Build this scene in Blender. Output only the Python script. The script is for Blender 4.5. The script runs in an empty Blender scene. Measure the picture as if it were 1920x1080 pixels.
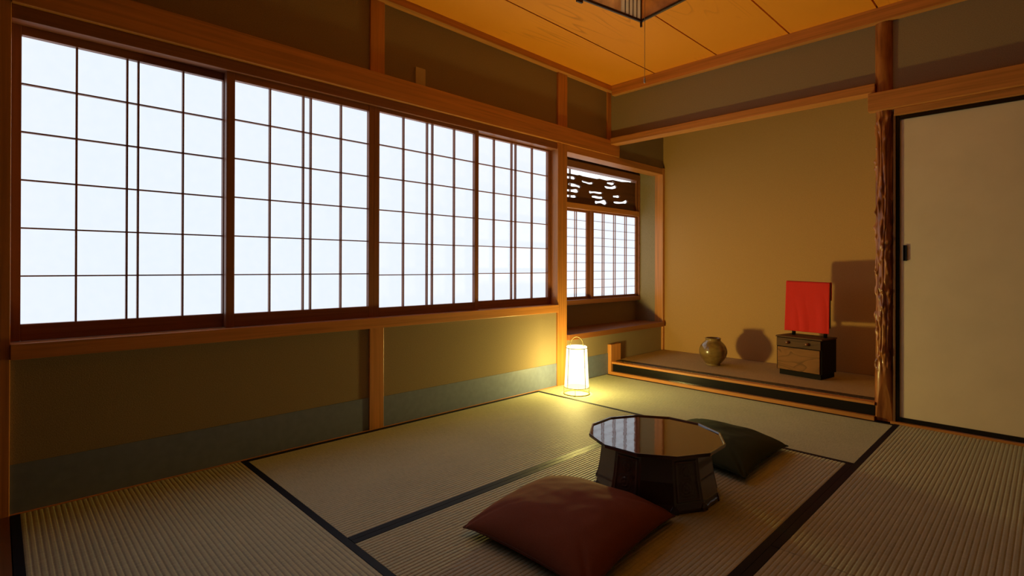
import bpy, bmesh, math, random
from mathutils import Vector, Matrix, noise

random.seed(7)
S = bpy.context.scene
COL = S.collection
PI = math.pi

# ------------------------------------------------------------------ camera
yaw, pitch, roll = -0.7963181, 0.0024615, 0.0024931
fw = Vector((math.sin(yaw) * math.cos(pitch), math.cos(yaw) * math.cos(pitch), math.sin(pitch)))
r0 = Vector((math.cos(yaw), -math.sin(yaw), 0.0))
u0 = r0.cross(fw)
rt = math.cos(roll) * r0 + math.sin(roll) * u0
up = -math.sin(roll) * r0 + math.cos(roll) * u0
cam = bpy.data.cameras.new('camera')
cam.lens = 36.0 * 989.52 / 1920.0
cam.sensor_width = 36.0
cam.shift_y = -41.02 / 1920.0
cam.clip_start = 0.02
camo = bpy.data.objects.new('camera', cam)
M3 = Matrix((rt, up, -fw)).transposed()
camo.matrix_world = Matrix.Translation((2.49218, -0.79324, 0.85118)) @ M3.to_4x4()
COL.objects.link(camo)
S.camera = camo

# ------------------------------------------------------------------ world and exposure
S.view_settings.view_transform = 'Standard'
S.view_settings.look = 'None'
S.view_settings.exposure = 0.0
S.view_settings.gamma = 1.0
S.view_settings.use_curve_mapping = False
w = bpy.data.worlds.new('daylight')
S.world = w
w.use_nodes = True
w.node_tree.nodes['Background'].inputs[0].default_value = (0.93, 0.97, 1.0, 1)
w.node_tree.nodes['Background'].inputs[1].default_value = 1.3

PAPER_GLOW = 1.08          # daylight behind the shoji paper
LAMP_SHADE = 3.4          # lit lantern paper
LAMP_CONST = 3.0         # bulb inside the lantern: far-reaching part
LAMP_LIN = 41.0
LAMP_QUAD = 11.0          # and the part that fades with distance

# ------------------------------------------------------------------ materials
def new_mat(name):
    m = bpy.data.materials.new(name)
    m.use_nodes = True
    nt = m.node_tree
    b = nt.nodes['Principled BSDF']
    return m, nt, b

def N(nt, typ, **kw):
    n = nt.nodes.new(typ)
    for k, v in kw.items():
        setattr(n, k, v)
    return n

def coords(nt, scale=(1, 1, 1), rot=(0, 0, 0)):
    tc = N(nt, 'ShaderNodeTexCoord')
    mp = N(nt, 'ShaderNodeMapping')
    mp.inputs['Scale'].default_value = scale
    mp.inputs['Rotation'].default_value = rot
    nt.links.new(tc.outputs['Object'], mp.inputs['Vector'])
    return mp.outputs['Vector']

def ramp(nt, fac, stops):
    r = N(nt, 'ShaderNodeValToRGB')
    e = r.color_ramp.elements
    e[0].position, e[0].color = stops[0][0], (*stops[0][1], 1)
    e[1].position, e[1].color = stops[-1][0], (*stops[-1][1], 1)
    for p, c in stops[1:-1]:
        k = e.new(p)
        k.color = (*c, 1)
    nt.links.new(fac, r.inputs['Fac'])
    return r.outputs['Color']

def bump(nt, b, h, strength=0.2, dist=0.002):
    n = N(nt, 'ShaderNodeBump')
    n.inputs['Strength'].default_value = strength
    n.inputs['Distance'].default_value = dist
    nt.links.new(h, n.inputs['Height'])
    nt.links.new(n.outputs['Normal'], b.inputs['Normal'])

def mul(c, k):
    return tuple(min(1.0, x * k) for x in c)

def wood(name, c, axis, rough=0.38, contrast=0.25, spec=0.5, fine=60, coat=0.0):
    """fine straight grain running along one axis"""
    m, nt, b = new_mat(name)
    sc = [fine, fine, fine]
    sc['xyz'.index(axis)] = 1.6
    v = coords(nt, sc)
    n1 = N(nt, 'ShaderNodeTexNoise')
    n1.inputs['Scale'].default_value = 1.0
    n1.inputs['Detail'].default_value = 5
    n1.inputs['Distortion'].default_value = 0.6
    nt.links.new(v, n1.inputs['Vector'])
    col = ramp(nt, n1.outputs['Fac'], [(0.3, mul(c, 1 - contrast)), (0.52, c), (0.75, mul(c, 1 + contrast * 0.7))])
    nt.links.new(col, b.inputs['Base Color'])
    b.inputs['Roughness'].default_value = rough
    b.inputs['Specular IOR Level'].default_value = spec
    b.inputs['Coat Weight'].default_value = coat
    bump(nt, b, n1.outputs['Fac'], 0.12, 0.001)
    return m

def plain(name, c, rough=0.5, spec=0.5, metal=0.0, coat=0.0, noise_scale=None, var=0.1, bstr=0.1):
    m, nt, b = new_mat(name)
    b.inputs['Base Color'].default_value = (*c, 1)
    b.inputs['Roughness'].default_value = rough
    b.inputs['Specular IOR Level'].default_value = spec
    b.inputs['Metallic'].default_value = metal
    b.inputs['Coat Weight'].default_value = coat
    if noise_scale:
        v = coords(nt)
        n1 = N(nt, 'ShaderNodeTexNoise')
        n1.inputs['Scale'].default_value = noise_scale
        n1.inputs['Detail'].default_value = 6
        nt.links.new(v, n1.inputs['Vector'])
        col = ramp(nt, n1.outputs['Fac'], [(0.3, mul(c, 1 - var)), (0.7, mul(c, 1 + var))])
        nt.links.new(col, b.inputs['Base Color'])
        bump(nt, b, n1.outputs['Fac'], bstr, 0.002)
    return m

HIN = (0.60, 0.24, 0.062)
MAT = {}
for ax in 'xyz':
    MAT['hinoki_' + ax] = wood('hinoki_' + ax, HIN, ax, 0.36)
    MAT['sash_' + ax] = wood('sash_' + ax, (0.30, 0.105, 0.045), ax, 0.45)
    MAT['dark_' + ax] = wood('dark_' + ax, (0.20, 0.085, 0.032), ax, 0.4)
MAT['shelf'] = wood('shelf_board', (0.30, 0.105, 0.03), 'y', 0.35)
MAT['low_bounce_wood'] = wood('low_bounce_wood', (0.07, 0.035, 0.018), 'z', 0.5)  # dark finish assumed for unseen surfaces, to hold down bounced light
MAT['ranma'] = wood('carved_board', (0.13, 0.045, 0.02), 'y', 0.5, 0.4, fine=30)
MAT['plaster'] = plain('sand_plaster', (0.31, 0.235, 0.145), 0.92, 0.2, noise_scale=260, var=0.16, bstr=0.25)
MAT['plaster_alcove'] = plain('alcove_plaster', (0.50, 0.28, 0.105), 0.92, 0.2, noise_scale=260, var=0.13, bstr=0.25)
MAT['wainscot'] = plain('wainscot_paper', (0.17, 0.205, 0.32), 0.4, 0.5, noise_scale=30, var=0.08, bstr=0.12)
MAT['black'] = plain('black_lacquer', (0.006, 0.005, 0.005), 0.22, 0.5)
MAT['riser'] = plain('riser_lacquer', (0.007, 0.006, 0.005), 0.16, 0.5)
MAT['fusuma'] = plain('door_paper', (0.82, 0.67, 0.50), 0.85, 0.2, noise_scale=5, var=0.05, bstr=0.03)
MAT['cord'] = plain('cord', (0.5, 0.36, 0.2), 0.7)
MAT['knobwhite'] = plain('knob_white', (0.8, 0.75, 0.62), 0.4)
MAT['plate'] = plain('plate_beige', (0.56, 0.44, 0.27), 0.5)
MAT['wire'] = plain('brass_wire', (0.20, 0.15, 0.045), 0.6)
MAT['handle'] = plain('lamplit_wire', (0.62, 0.5, 0.2), 0.5)  # frame wire in a paler colour, the lantern's light painted in
MAT['iron'] = plain('dark_iron', (0.05, 0.03, 0.02), 0.4, metal=0.6)
MAT['bronze'] = plain('bronze_knob', (0.35, 0.16, 0.07), 0.3, metal=0.8)
MAT['subfloor'] = plain('subfloor', (0.1, 0.06, 0.03), 0.7)
MAT['pendant_frame'] = plain('pendant_frame', (0.05, 0.022, 0.012), 0.4)
def thin_sheet(name, c, sc, var):
    m, nt, b = new_mat(name)
    v = coords(nt)
    n1 = N(nt, 'ShaderNodeTexNoise')
    n1.inputs['Scale'].default_value = sc
    n1.inputs['Detail'].default_value = 3
    nt.links.new(v, n1.inputs['Vector'])
    col = ramp(nt, n1.outputs['Fac'], [(0.35, mul(c, 1 - var)), (0.65, mul(c, 1 + var))])
    nt.links.new(col, b.inputs['Base Color'])
    b.inputs['Roughness'].default_value = 0.4
    tl = N(nt, 'ShaderNodeBsdfTranslucent')
    nt.links.new(col, tl.inputs['Color'])
    mx = N(nt, 'ShaderNodeMixShader')
    mx.inputs[0].default_value = 0.8
    nt.links.new(b.outputs[0], mx.inputs[1])
    nt.links.new(tl.outputs[0], mx.inputs[2])
    nt.links.new(mx.outputs[0], nt.nodes['Material Output'].inputs['Surface'])
    return m
MAT['pendant_panel'] = thin_sheet('pendant_panel', (0.90, 0.62, 0.36), 14, 0.18)
MAT['pendant_slat'] = thin_sheet('pendant_slat', (0.92, 0.84, 0.68), 5, 0.03)
MAT['mirror'] = plain('mirror_back', (0.03, 0.012, 0.01), 0.3)
MAT['stand_dark'] = plain('stand_dark', (0.010, 0.006, 0.004), 0.7, 0.1)

def tatami_mat(name, axis, c):
    m, nt, b = new_mat(name)
    sc = [420, 420, 420]
    sc['xyz'.index('y' if axis == 'x' else 'x')] = 30
    v = coords(nt, sc)
    n1 = N(nt, 'ShaderNodeTexNoise')
    n1.inputs['Scale'].default_value = 1.0
    n1.inputs['Detail'].default_value = 3
    nt.links.new(v, n1.inputs['Vector'])
    v2 = coords(nt, (3, 3, 3))
    n2 = N(nt, 'ShaderNodeTexNoise')
    n2.inputs['Scale'].default_value = 1.0
    n2.inputs['Detail'].default_value = 4
    nt.links.new(v2, n2.inputs['Vector'])
    ad = N(nt, 'ShaderNodeMath', operation='MULTIPLY_ADD')
    nt.links.new(n1.outputs['Fac'], ad.inputs[0])
    ad.inputs[1].default_value = 0.75
    mu = N(nt, 'ShaderNodeMath', operation='MULTIPLY')
    nt.links.new(n2.outputs['Fac'], mu.inputs[0])
    mu.inputs[1].default_value = 0.25
    nt.links.new(mu.outputs[0], ad.inputs[2])
    col = ramp(nt, ad.outputs[0], [(0.3, mul(c, 0.72)), (0.5, c), (0.7, mul(c, 1.2))])
    nt.links.new(col, b.inputs['Base Color'])
    b.inputs['Roughness'].default_value = 0.62
    b.inputs['Specular IOR Level'].default_value = 0.42
    bump(nt, b, n1.outputs['Fac'], 0.25, 0.001)
    return m
TAT = (0.44, 0.44, 0.31)
MAT['tatami_x'] = tatami_mat('tatami_rush_x', 'x', TAT)
MAT['tatami_y'] = tatami_mat('tatami_rush_y', 'y', TAT)

def cloth_mat(name, c, rough=0.7, sheen=0.2, spec=0.3, scale=700, bstr=0.15):
    m, nt, b = new_mat(name)
    v = coords(nt)
    n1 = N(nt, 'ShaderNodeTexNoise')
    n1.inputs['Scale'].default_value = scale
    n1.inputs['Detail'].default_value = 2
    nt.links.new(v, n1.inputs['Vector'])
    col = ramp(nt, n1.outputs['Fac'], [(0.3, mul(c, 0.85)), (0.7, mul(c, 1.15))])
    nt.links.new(col, b.inputs['Base Color'])
    b.inputs['Roughness'].default_value = rough
    b.inputs['Specular IOR Level'].default_value = spec
    b.inputs['Sheen Weight'].default_value = sheen
    b.inputs['Sheen Roughness'].default_value = 0.4
    bump(nt, b, n1.outputs['Fac'], bstr, 0.001)
    return m
MAT['heri'] = cloth_mat('border_cloth', (0.008, 0.009, 0.020), 0.5, 0.0, 0.12, 500, 0.3)
MAT['cushion_brown'] = cloth_mat('cushion_brown', (0.21, 0.07, 0.042), 0.85, 0.0, 0.06)
MAT['cushion_green'] = cloth_mat('cushion_green', (0.034, 0.046, 0.016), 0.8, 0.0, 0.2)
MAT['cushion_seam'] = cloth_mat('cushion_seam', (0.12, 0.04, 0.022), 0.8, 0.05)
MAT['cushion_seam_green'] = cloth_mat('cushion_seam_green', (0.02, 0.03, 0.012), 0.8, 0.05)
MAT['red'] = cloth_mat('red_cloth', (0.62, 0.019, 0.010), 0.8, 0.1)
MAT['alcove_mat'] = plain('alcove_mat', (0.46, 0.315, 0.14), 0.75, 0.3, noise_scale=120, var=0.12, bstr=0.2)

def brocade():
    m, nt, b = new_mat('brocade_border')
    v = coords(nt, (1, 1, 1))
    vo = N(nt, 'ShaderNodeTexVoronoi')
    vo.inputs['Scale'].default_value = 70
    nt.links.new(v, vo.inputs['Vector'])
    col = ramp(nt, vo.outputs['Distance'], [(0.12, (0.28, 0.17, 0.06)), (0.3, (0.035, 0.022, 0.012))])
    nt.links.new(col, b.inputs['Base Color'])
    b.inputs['Roughness'].default_value = 0.5
    return m
MAT['brocade'] = brocade()

def ceiling_wood():
    """flat-sawn boards: cathedral grain stretched along y"""
    m, nt, b = new_mat('ceiling_boards')
    c = (0.90, 0.33, 0.025)
    v = coords(nt, (4.2, 0.42, 1.0))
    n1 = N(nt, 'ShaderNodeTexNoise')
    n1.inputs['Scale'].default_value = 1.0
    n1.inputs['Detail'].default_value = 2
    n1.inputs['Distortion'].default_value = 0.4
    nt.links.new(v, n1.inputs['Vector'])
    mu = N(nt, 'ShaderNodeMath', operation='MULTIPLY')
    nt.links.new(n1.outputs['Fac'], mu.inputs[0])
    mu.inputs[1].default_value = 15.0
    fr = N(nt, 'ShaderNodeMath', operation='FRACT')
    nt.links.new(mu.outputs[0], fr.inputs[0])
    v2 = coords(nt, (2.2, 1.1, 1.0))
    n2 = N(nt, 'ShaderNodeTexNoise')
    n2.inputs['Scale'].default_value = 1.3
    n2.inputs['Detail'].default_value = 3
    nt.links.new(v2, n2.inputs['Vector'])
    mask = ramp(nt, n2.outputs['Fac'], [(0.50, (0, 0, 0)), (0.66, (1, 1, 1))])
    line = ramp(nt, fr.outputs[0], [(0.0, (0, 0, 0)), (0.78, (0.02, 0.02, 0.02)), (0.95, (1, 1, 1)), (1.0, (0.2, 0.2, 0.2))])
    mm = N(nt, 'ShaderNodeMath', operation='MULTIPLY')
    nt.links.new(mask, mm.inputs[0])
    nt.links.new(line, mm.inputs[1])
    m2 = N(nt, 'ShaderNodeMath', operation='MULTIPLY')
    nt.links.new(mm.outputs[0], m2.inputs[0])
    m2.inputs[1].default_value = 0.42
    mix = N(nt, 'ShaderNodeMix', data_type='RGBA')
    mix.inputs['A'].default_value = (*c, 1)
    mix.inputs['B'].default_value = (0.30, 0.075, 0.008, 1)
    nt.links.new(m2.outputs[0], mix.inputs['Factor'])
    nt.links.new(mix.outputs['Result'], b.inputs['Base Color'])
    b.inputs['Roughness'].default_value = 0.5
    b.inputs['Specular IOR Level'].default_value = 0.3
    return m
MAT['ceiling'] = ceiling_wood()

def figured(name, c):
    """flat-sawn figure on a small vertical panel"""
    m, nt, b = new_mat(name)
    v = coords(nt, (2.2, 2.2, 6))
    n1 = N(nt, 'ShaderNodeTexNoise')
    n1.inputs['Scale'].default_value = 1.6
    n1.inputs['Detail'].default_value = 2
    n1.inputs['Distortion'].default_value = 0.8
    nt.links.new(v, n1.inputs['Vector'])
    mu = N(nt, 'ShaderNodeMath', operation='MULTIPLY')
    nt.links.new(n1.outputs['Fac'], mu.inputs[0])
    mu.inputs[1].default_value = 7.0
    fr = N(nt, 'ShaderNodeMath', operation='FRACT')
    nt.links.new(mu.outputs[0], fr.inputs[0])
    col = ramp(nt, fr.outputs[0], [(0.0, c), (0.7, mul(c, 0.85)), (0.93, mul(c, 0.55)), (1.0, mul(c, 0.9))])
    nt.links.new(col, b.inputs['Base Color'])
    b.inputs['Roughness'].default_value = 0.6
    b.inputs['Specular IOR Level'].default_value = 0.15
    return m
MAT['figured'] = figured('figured_wood', (0.24, 0.095, 0.025))
MAT['figured_dark'] = figured('figured_wood_dark', (0.10, 0.042, 0.015))

def lacquer(name, c, rough, wob, ior=1.5, coat=1.0):
    m, nt, b = new_mat(name)
    b.inputs['Base Color'].default_value = (*c, 1)
    b.inputs['Roughness'].default_value = rough
    b.inputs['Coat Weight'].default_value = coat
    b.inputs['Coat Roughness'].default_value = 0.015
    b.inputs['IOR'].default_value = ior
    v = coords(nt)
    n1 = N(nt, 'ShaderNodeTexNoise')
    n1.inputs['Scale'].default_value = 28
    n1.inputs['Detail'].default_value = 2
    nt.links.new(v, n1.inputs['Vector'])
    bp = N(nt, 'ShaderNodeBump')
    bp.inputs['Strength'].default_value = wob
    bp.inputs['Distance'].default_value = 0.002
    nt.links.new(n1.outputs['Fac'], bp.inputs['Height'])
    nt.links.new(bp.outputs['Normal'], b.inputs['Normal'])
    nt.links.new(bp.outputs['Normal'], b.inputs['Coat Normal'])
    return m
MAT['lacquer_top'] = lacquer('lacquer_top', (0.06, 0.014, 0.009), 0.05, 0.07, 2.45, 0.0)
MAT['lacquer'] = lacquer('lacquer_body', (0.036, 0.009, 0.006), 0.35, 0.05)

def pillar_mat():
    m, nt, b = new_mat('polished_burl_log')
    v = coords(nt, (30, 30, 4))
    n1 = N(nt, 'ShaderNodeTexNoise')
    n1.inputs['Scale'].default_value = 1.0
    n1.inputs['Detail'].default_value = 5
    nt.links.new(v, n1.inputs['Vector'])
    col = ramp(nt, n1.outputs['Fac'], [(0.34, (0.15, 0.04, 0.01)), (0.52, (0.36, 0.12, 0.028)), (0.7, (0.52, 0.22, 0.06))])
    nt.links.new(col, b.inputs['Base Color'])
    b.inputs['Roughness'].default_value = 0.3
    b.inputs['Specular IOR Level'].default_value = 0.4
    b.inputs['Coat Weight'].default_value = 0.15
    b.inputs['Coat Roughness'].default_value = 0.08
    return m
MAT['pillar'] = pillar_mat()

def glaze():
    m, nt, b = new_mat('olive_brown_glaze')
    v = coords(nt, (5, 5, 12))
    n1 = N(nt, 'ShaderNodeTexNoise')
    n1.inputs['Scale'].default_value = 1.5
    n1.inputs['Detail'].default_value = 6
    n1.inputs['Distortion'].default_value = 0.4
    nt.links.new(v, n1.inputs['Vector'])
    col = ramp(nt, n1.outputs['Fac'], [(0.3, (0.11, 0.05, 0.015)), (0.48, (0.20, 0.12, 0.035)), (0.6, (0.26, 0.16, 0.055)), (0.74, (0.17, 0.065, 0.03))])
    nt.links.new(col, b.inputs['Base Color'])
    b.inputs['Roughness'].default_value = 0.22
    b.inputs['Coat Weight'].default_value = 0.7
    b.inputs['Coat Roughness'].default_value = 0.1
    bump(nt, b, n1.outputs['Fac'], 0.15, 0.003)
    return m
MAT['glaze'] = glaze()

def shoji_paper(name, k):
    """translucent paper with daylight behind it"""
    m, nt, b = new_mat(name)
    v = coords(nt, (1, 5, 5))
    n1 = N(nt, 'ShaderNodeTexNoise')
    n1.inputs['Scale'].default_value = 6
    n1.inputs['Detail'].default_value = 5
    nt.links.new(v, n1.inputs['Vector'])
    col = ramp(nt, n1.outputs['Fac'], [(0.3, (0.755, 0.845, 0.95)), (0.7, (0.78, 0.865, 0.96))])
    nt.links.new(col, b.inputs['Emission Color'])
    b.inputs['Emission Strength'].default_value = k
    b.inputs['Base Color'].default_value = (0.35, 0.34, 0.31, 1)
    b.inputs['Roughness'].default_value = 0.9
    b.inputs['Specular IOR Level'].default_value = 0.1
    return m
MAT['shoji'] = shoji_paper('shoji_paper', PAPER_GLOW)

def lantern_paper():
    m, nt, b = new_mat('lantern_paper')
    nt.nodes.remove(b)
    out = nt.nodes['Material Output']
    em = N(nt, 'ShaderNodeEmission')
    em.inputs['Color'].default_value = (1.0, 0.84, 0.42, 1)
    em.inputs['Strength'].default_value = LAMP_SHADE
    tr = N(nt, 'ShaderNodeBsdfTransparent')
    tr.inputs['Color'].default_value = (1, 1, 1, 1)
    mx = N(nt, 'ShaderNodeMixShader')
    mx.inputs[0].default_value = 0.5
    nt.links.new(em.outputs[0], mx.inputs[1])
    nt.links.new(tr.outputs[0], mx.inputs[2])
    nt.links.new(mx.outputs[0], out.inputs['Surface'])
    return m
MAT['lantern_paper'] = lantern_paper()

# ------------------------------------------------------------------ builders
ORG = {}                                   # world origin of each object

class MB:
    def __init__(self):
        self.v, self.f = [], []
    def box(self, x0, x1, y0, y1, z0, z1):
        i = len(self.v)
        self.v += [(x0, y0, z0), (x1, y0, z0), (x1, y1, z0), (x0, y1, z0), (x0, y0, z1), (x1, y0, z1), (x1, y1, z1), (x0, y1, z1)]
        self.f += [[i + k for k in q] for q in ((3, 2, 1, 0), (4, 5, 6, 7), (0, 1, 5, 4), (1, 2, 6, 5), (2, 3, 7, 6), (3, 0, 4, 7))]
        return self
    def add(self, verts, faces):
        i = len(self.v)
        self.v += [tuple(p) for p in verts]
        self.f += [[i + k for k in q] for q in faces]
        return self
    def lathe(self, prof, n=48, c=(0, 0, 0), close=False):
        """profile of (r, z); caps are made where r = 0 is given"""
        verts, faces = [], []
        m = len(prof)
        for r, z in prof:
            for k in range(n):
                a = 2 * PI * k / n
                verts.append((c[0] + r * math.cos(a), c[1] + r * math.sin(a), c[2] + z))
        rng = m if close else m - 1
        for j in range(rng):
            j2 = (j + 1) % m
            for k in range(n):
                k2 = (k + 1) % n
                faces.append((j * n + k, j * n + k2, j2 * n + k2, j2 * n + k))
        return self.add(verts, faces)
    def tube(self, pts, r, n=8, closed=False):
        pts = [Vector(p) for p in pts]
        verts, faces = [], []
        m = len(pts)
        for i, p in enumerate(pts):
            if closed:
                t = (pts[(i + 1) % m] - pts[i - 1]).normalized()
            else:
                t = (pts[min(i + 1, m - 1)] - pts[max(i - 1, 0)]).normalized()
            ref = Vector((0, 0, 1)) if abs(t.z) < 0.95 else Vector((1, 0, 0))
            a = t.cross(ref).normalized()
            b2 = t.cross(a).normalized()
            for k in range(n):
                an = 2 * PI * k / n
                verts.append(p + r * (math.cos(an) * a + math.sin(an) * b2))
        for i in range(m if closed else m - 1):
            i2 = (i + 1) % m
            for k in range(n):
                k2 = (k + 1) % n
                faces.append((i * n + k, i * n + k2, i2 * n + k2, i2 * n + k))
        if not closed:
            faces.append(tuple(range(n)))
            faces.append(tuple((m - 1) * n + k for k in reversed(range(n))))
        return self.add(verts, faces)

def origin_of(parent):
    return ORG.get(parent.name, Vector((0, 0, 0))) if parent else Vector((0, 0, 0))

def build(name, mb, mat, parent=None, bevel=0.0, smooth=False, org=None):
    """one mesh object; vertices are given in world space"""
    o_par = origin_of(parent)
    if org is None:
        org = o_par if parent else Vector((0, 0, 0))
    org = Vector(org)
    me = bpy.data.meshes.new(name)
    me.from_pydata([tuple(Vector(p) - org) for p in mb.v], [], mb.f)
    bm = bmesh.new()
    bm.from_mesh(me)
    bmesh.ops.recalc_face_normals(bm, faces=bm.faces)
    bm.to_mesh(me)
    bm.free()
    me.materials.append(MAT[mat] if isinstance(mat, str) else mat)
    if smooth:
        for p in me.polygons:
            p.use_smooth = True
    o = bpy.data.objects.new(name, me)
    COL.objects.link(o)
    if parent:
        o.parent = parent
        o.location = org - o_par
    else:
        o.location = org
    ORG[o.name] = org
    if bevel > 0:
        md = o.modifiers.new('bevel', 'BEVEL')
        md.width = bevel
        md.segments = 2
        md.limit_method = 'ANGLE'
    return o

def tag(o, label=None, cat=None, group=None, kind=None):
    if label: o['label'] = label
    if cat: o['category'] = cat
    if group: o['group'] = group
    if kind: o['kind'] = kind
    return o

def empty(name, loc, label, cat, group=None, kind=None):
    o = bpy.data.objects.new(name, None)
    o.empty_display_size = 0.05
    COL.objects.link(o)
    o.location = loc
    ORG[o.name] = Vector(loc)
    return tag(o, label, cat, group, kind)

def struct(name, mb, mat, label=None, cat=None, bevel=0.0, smooth=False):
    return tag(build(name, mb, mat, None, bevel, smooth), label, cat, None, 'structure')

def bx(*a):
    return MB().box(*a)

# ------------------------------------------------------------------ the room shell
NEAR = -2.2
struct('floor', bx(-0.12, 3.0, NEAR - 0.1, 3.7, -0.12, -0.052), 'subfloor', 'dark wooden subfloor beneath the straw mats', 'floor')

# ceiling: wide boards along y with open joints above which a dark batten shows
cm = MB()
joints = [-0.12, 0.425, 0.899, 1.359, 1.815, 2.27, 2.72, 3.0]
for a, b in zip(joints[:-1], joints[1:]):
    cm.box(a + 0.0045, b - 0.0045, -0.80, 2.80, 2.30, 2.318)
ceil = struct('ceiling', cm, 'ceiling', 'ceiling of wide orange boards with narrow dark joints', 'ceiling')
build('ceiling_backing', bx(-0.12, 3.0, NEAR - 0.1, 3.7, 2.325, 2.36), 'dark_y', ceil)

wl = MB()
wl.box(-0.12, 0, NEAR, 2.2, -0.06, 0.532)                     # below the windows
wl.box(-0.12, 0, 2.2, 3.585, -0.06, 0.318)                    # below the bay shelf
wl.box(-0.12, 0, NEAR, 3.65, 1.75, 2.33)                      # above the rails
wl.box(-0.12, 0, NEAR, -0.80, 0.532, 1.75)                    # beyond the corner post
wl.box(-0.12, 0, 2.10, 2.2, 0.532, 1.75)                      # behind the big post
struct('wall_left', wl, 'plaster', 'olive brown sand plaster wall around the long paper window', 'wall')

wb = MB()                                                     # the window bay beside the alcove
wb.box(-0.33, -0.27, 2.14, 3.64, 0.30, 0.552)
wb.box(-0.33, -0.12, 2.14, 2.2, 0.552, 1.80)
wb.box(-0.33, -0.002, 3.56, 3.64, 0.30, 1.80)
wb.box(-0.33, -0.12, 2.2, 3.56, 1.745, 1.80)
wb.box(-0.33, -0.27, 2.14, 3.64, 1.69, 1.745)
wb.box(-0.33, -0.12, 2.14, 3.64, 0.26, 0.30)
struct('wall_bay', wb, 'plaster', 'plaster inside the recessed window bay above the dark shelf', 'wall')

wa = MB()
wa.box(-0.1, 1.95, 3.585, 3.66, -0.06, 2.33)
wa.box(1.86, 1.93, 2.83, 3.585, -0.06, 2.33)
struct('wall_alcove', wa, 'plaster_alcove', 'plain warm brown back wall of the display alcove', 'wall')

wk = MB()
wk.box(0, 1.83, 2.75, 2.81, 1.87, 2.33)
struct('wall_back', wk, 'plaster', 'plaster strip between the ceiling and the alcove beam', 'wall')
wr = MB()
wr.box(1.86, 2.93, 2.75, 2.83, 1.72, 2.33)
wr.box(2.80, 2.93, 2.75, 2.83, -0.06, 1.72)
struct('wall_door', wr, 'plaster', 'dark plaster above the cream sliding door', 'wall')
struct('wall_right', bx(2.845, 2.93, NEAR, 2.75, -0.06, 2.33), 'low_bounce_wood', 'unseen right wall of the room, darkened to cut bounced light', 'wall')  # out of view; dark wood chosen so it returns little lamplight
struct('wall_near', bx(-0.12, 2.93, NEAR - 0.08, NEAR, -0.06, 2.33), 'low_bounce_wood', 'unseen wall behind the viewpoint, darkened to cut bounced light', 'wall')

# blue-grey wainscot paper at the foot of the left wall
MBW = MB()
MBW.box(-0.002, 0.0035, -0.757, 0.600, 0.0, 0.170)
MBW.box(-0.002, 0.0035, 0.684, 2.092, 0.0, 0.162)
MBW.box(-0.002, 0.0035, 2.195, 2.722, 0.0, 0.165)
struct('baseboard_left', MBW, 'wainscot', 'blue-grey paper band along the foot of the left wall', 'wainscot')

# ------------------------------------------------------------------ posts and rails
def trim(n, mb, mat, label, bevel=0.002, cat='trim'):
    return struct('trim_%d' % n, mb, mat, label, cat, bevel)

trim(1, bx(-0.11, 0.012, -0.86, -0.757, -0.05, 2.30), 'hinoki_z', 'corner post at the near end of the long window', cat='post')
trim(2, MB().box(-0.02, 0.010, 0.600, 0.684, 0.0, 0.532).box(-0.02, 0.010, 0.600, 0.684, 1.87, 2.262), 'hinoki_z', 'slim wall post interrupted by the long window', cat='post')
trim(3, bx(-0.11, 0.014, 2.092, 2.195, -0.001, 2.262), 'hinoki_z', 'square post between the long window and the bay window', cat='post')
trim(4, bx(-0.105, 0.024, -0.757, 2.097, 0.531, 0.585), 'hinoki_y', 'sill rail under the long paper window', cat='sill')
tk = MB()
tk.box(-0.105, 0.004, -0.757, 2.095, 1.703, 1.752)
trim(5, tk, 'sash_y', 'grooved head rail over the long paper window', cat='rail')
trim(6, bx(-0.02, 0.026, -0.757, 2.848, 1.752, 1.872), 'hinoki_y', 'broad orange-brown beam running above the long window', cat='beam')
trim(7, bx(-0.10, 0.012, 2.195, 3.585, 1.700, 1.756), 'hinoki_y', 'lintel over the bay window beside the alcove', cat='lintel')
trim(8, bx(-0.066, 0.016, 3.553, 3.588, 0.105, 1.76), 'hinoki_z', 'thin corner post between bay window and alcove wall', cat='post')
trim(9, bx(-0.01, 0.010, 2.700, 2.752, 1.87, 2.262), 'hinoki_z', 'narrow upright in the corner under the ceiling', cat='post')
# ceiling mouldings
trim(10, bx(-0.01, 0.044, -0.86, 2.752, 2.257, 2.3005), 'hinoki_y', 'ceiling moulding along the left wall', cat='moulding')
trim(11, bx(0.044, 2.845, 2.706, 2.752, 2.222, 2.3005), 'hinoki_x', 'ceiling moulding along the back wall', cat='moulding')
# hanging beam of the alcove
trim(12, bx(0.014, 1.800, 2.722, 2.815, 1.838, 1.888), 'hinoki_x', 'hanging beam across the top of the alcove', cat='beam')
# rails over the sliding door
trim(13, bx(1.772, 2.845, 2.698, 2.752, 1.728, 1.828), 'hinoki_x', 'broad beam above the cream sliding door, crossing the log pillar', cat='beam')
trim(14, bx(1.888, 2.845, 2.728, 2.80, 1.690, 1.7275), 'hinoki_x', 'grooved head rail of the cream sliding door', cat='rail')
trim(15, bx(1.872, 2.845, 2.728, 2.82, -0.052, 0.010), 'hinoki_x', 'threshold strip below the cream sliding door', cat='threshold')
trim(16, bx(-0.01, 0.034, 2.722, 2.858, -0.001, 0.236), 'hinoki_z', 'short stub post at the left end of the alcove step', cat='post')
trim(17, bx(-0.01, 0.010, -0.757, 2.092, -0.052, 0.002), 'hinoki_y', 'thin wooden strip between straw mats and left wall', 0.0005)
trim(18, bx(1.883, 1.8935, 2.74, 2.80, 0.0, 1.70), 'dark_z', 'thin upright between log pillar and cream sliding door', 0.001)
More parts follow.
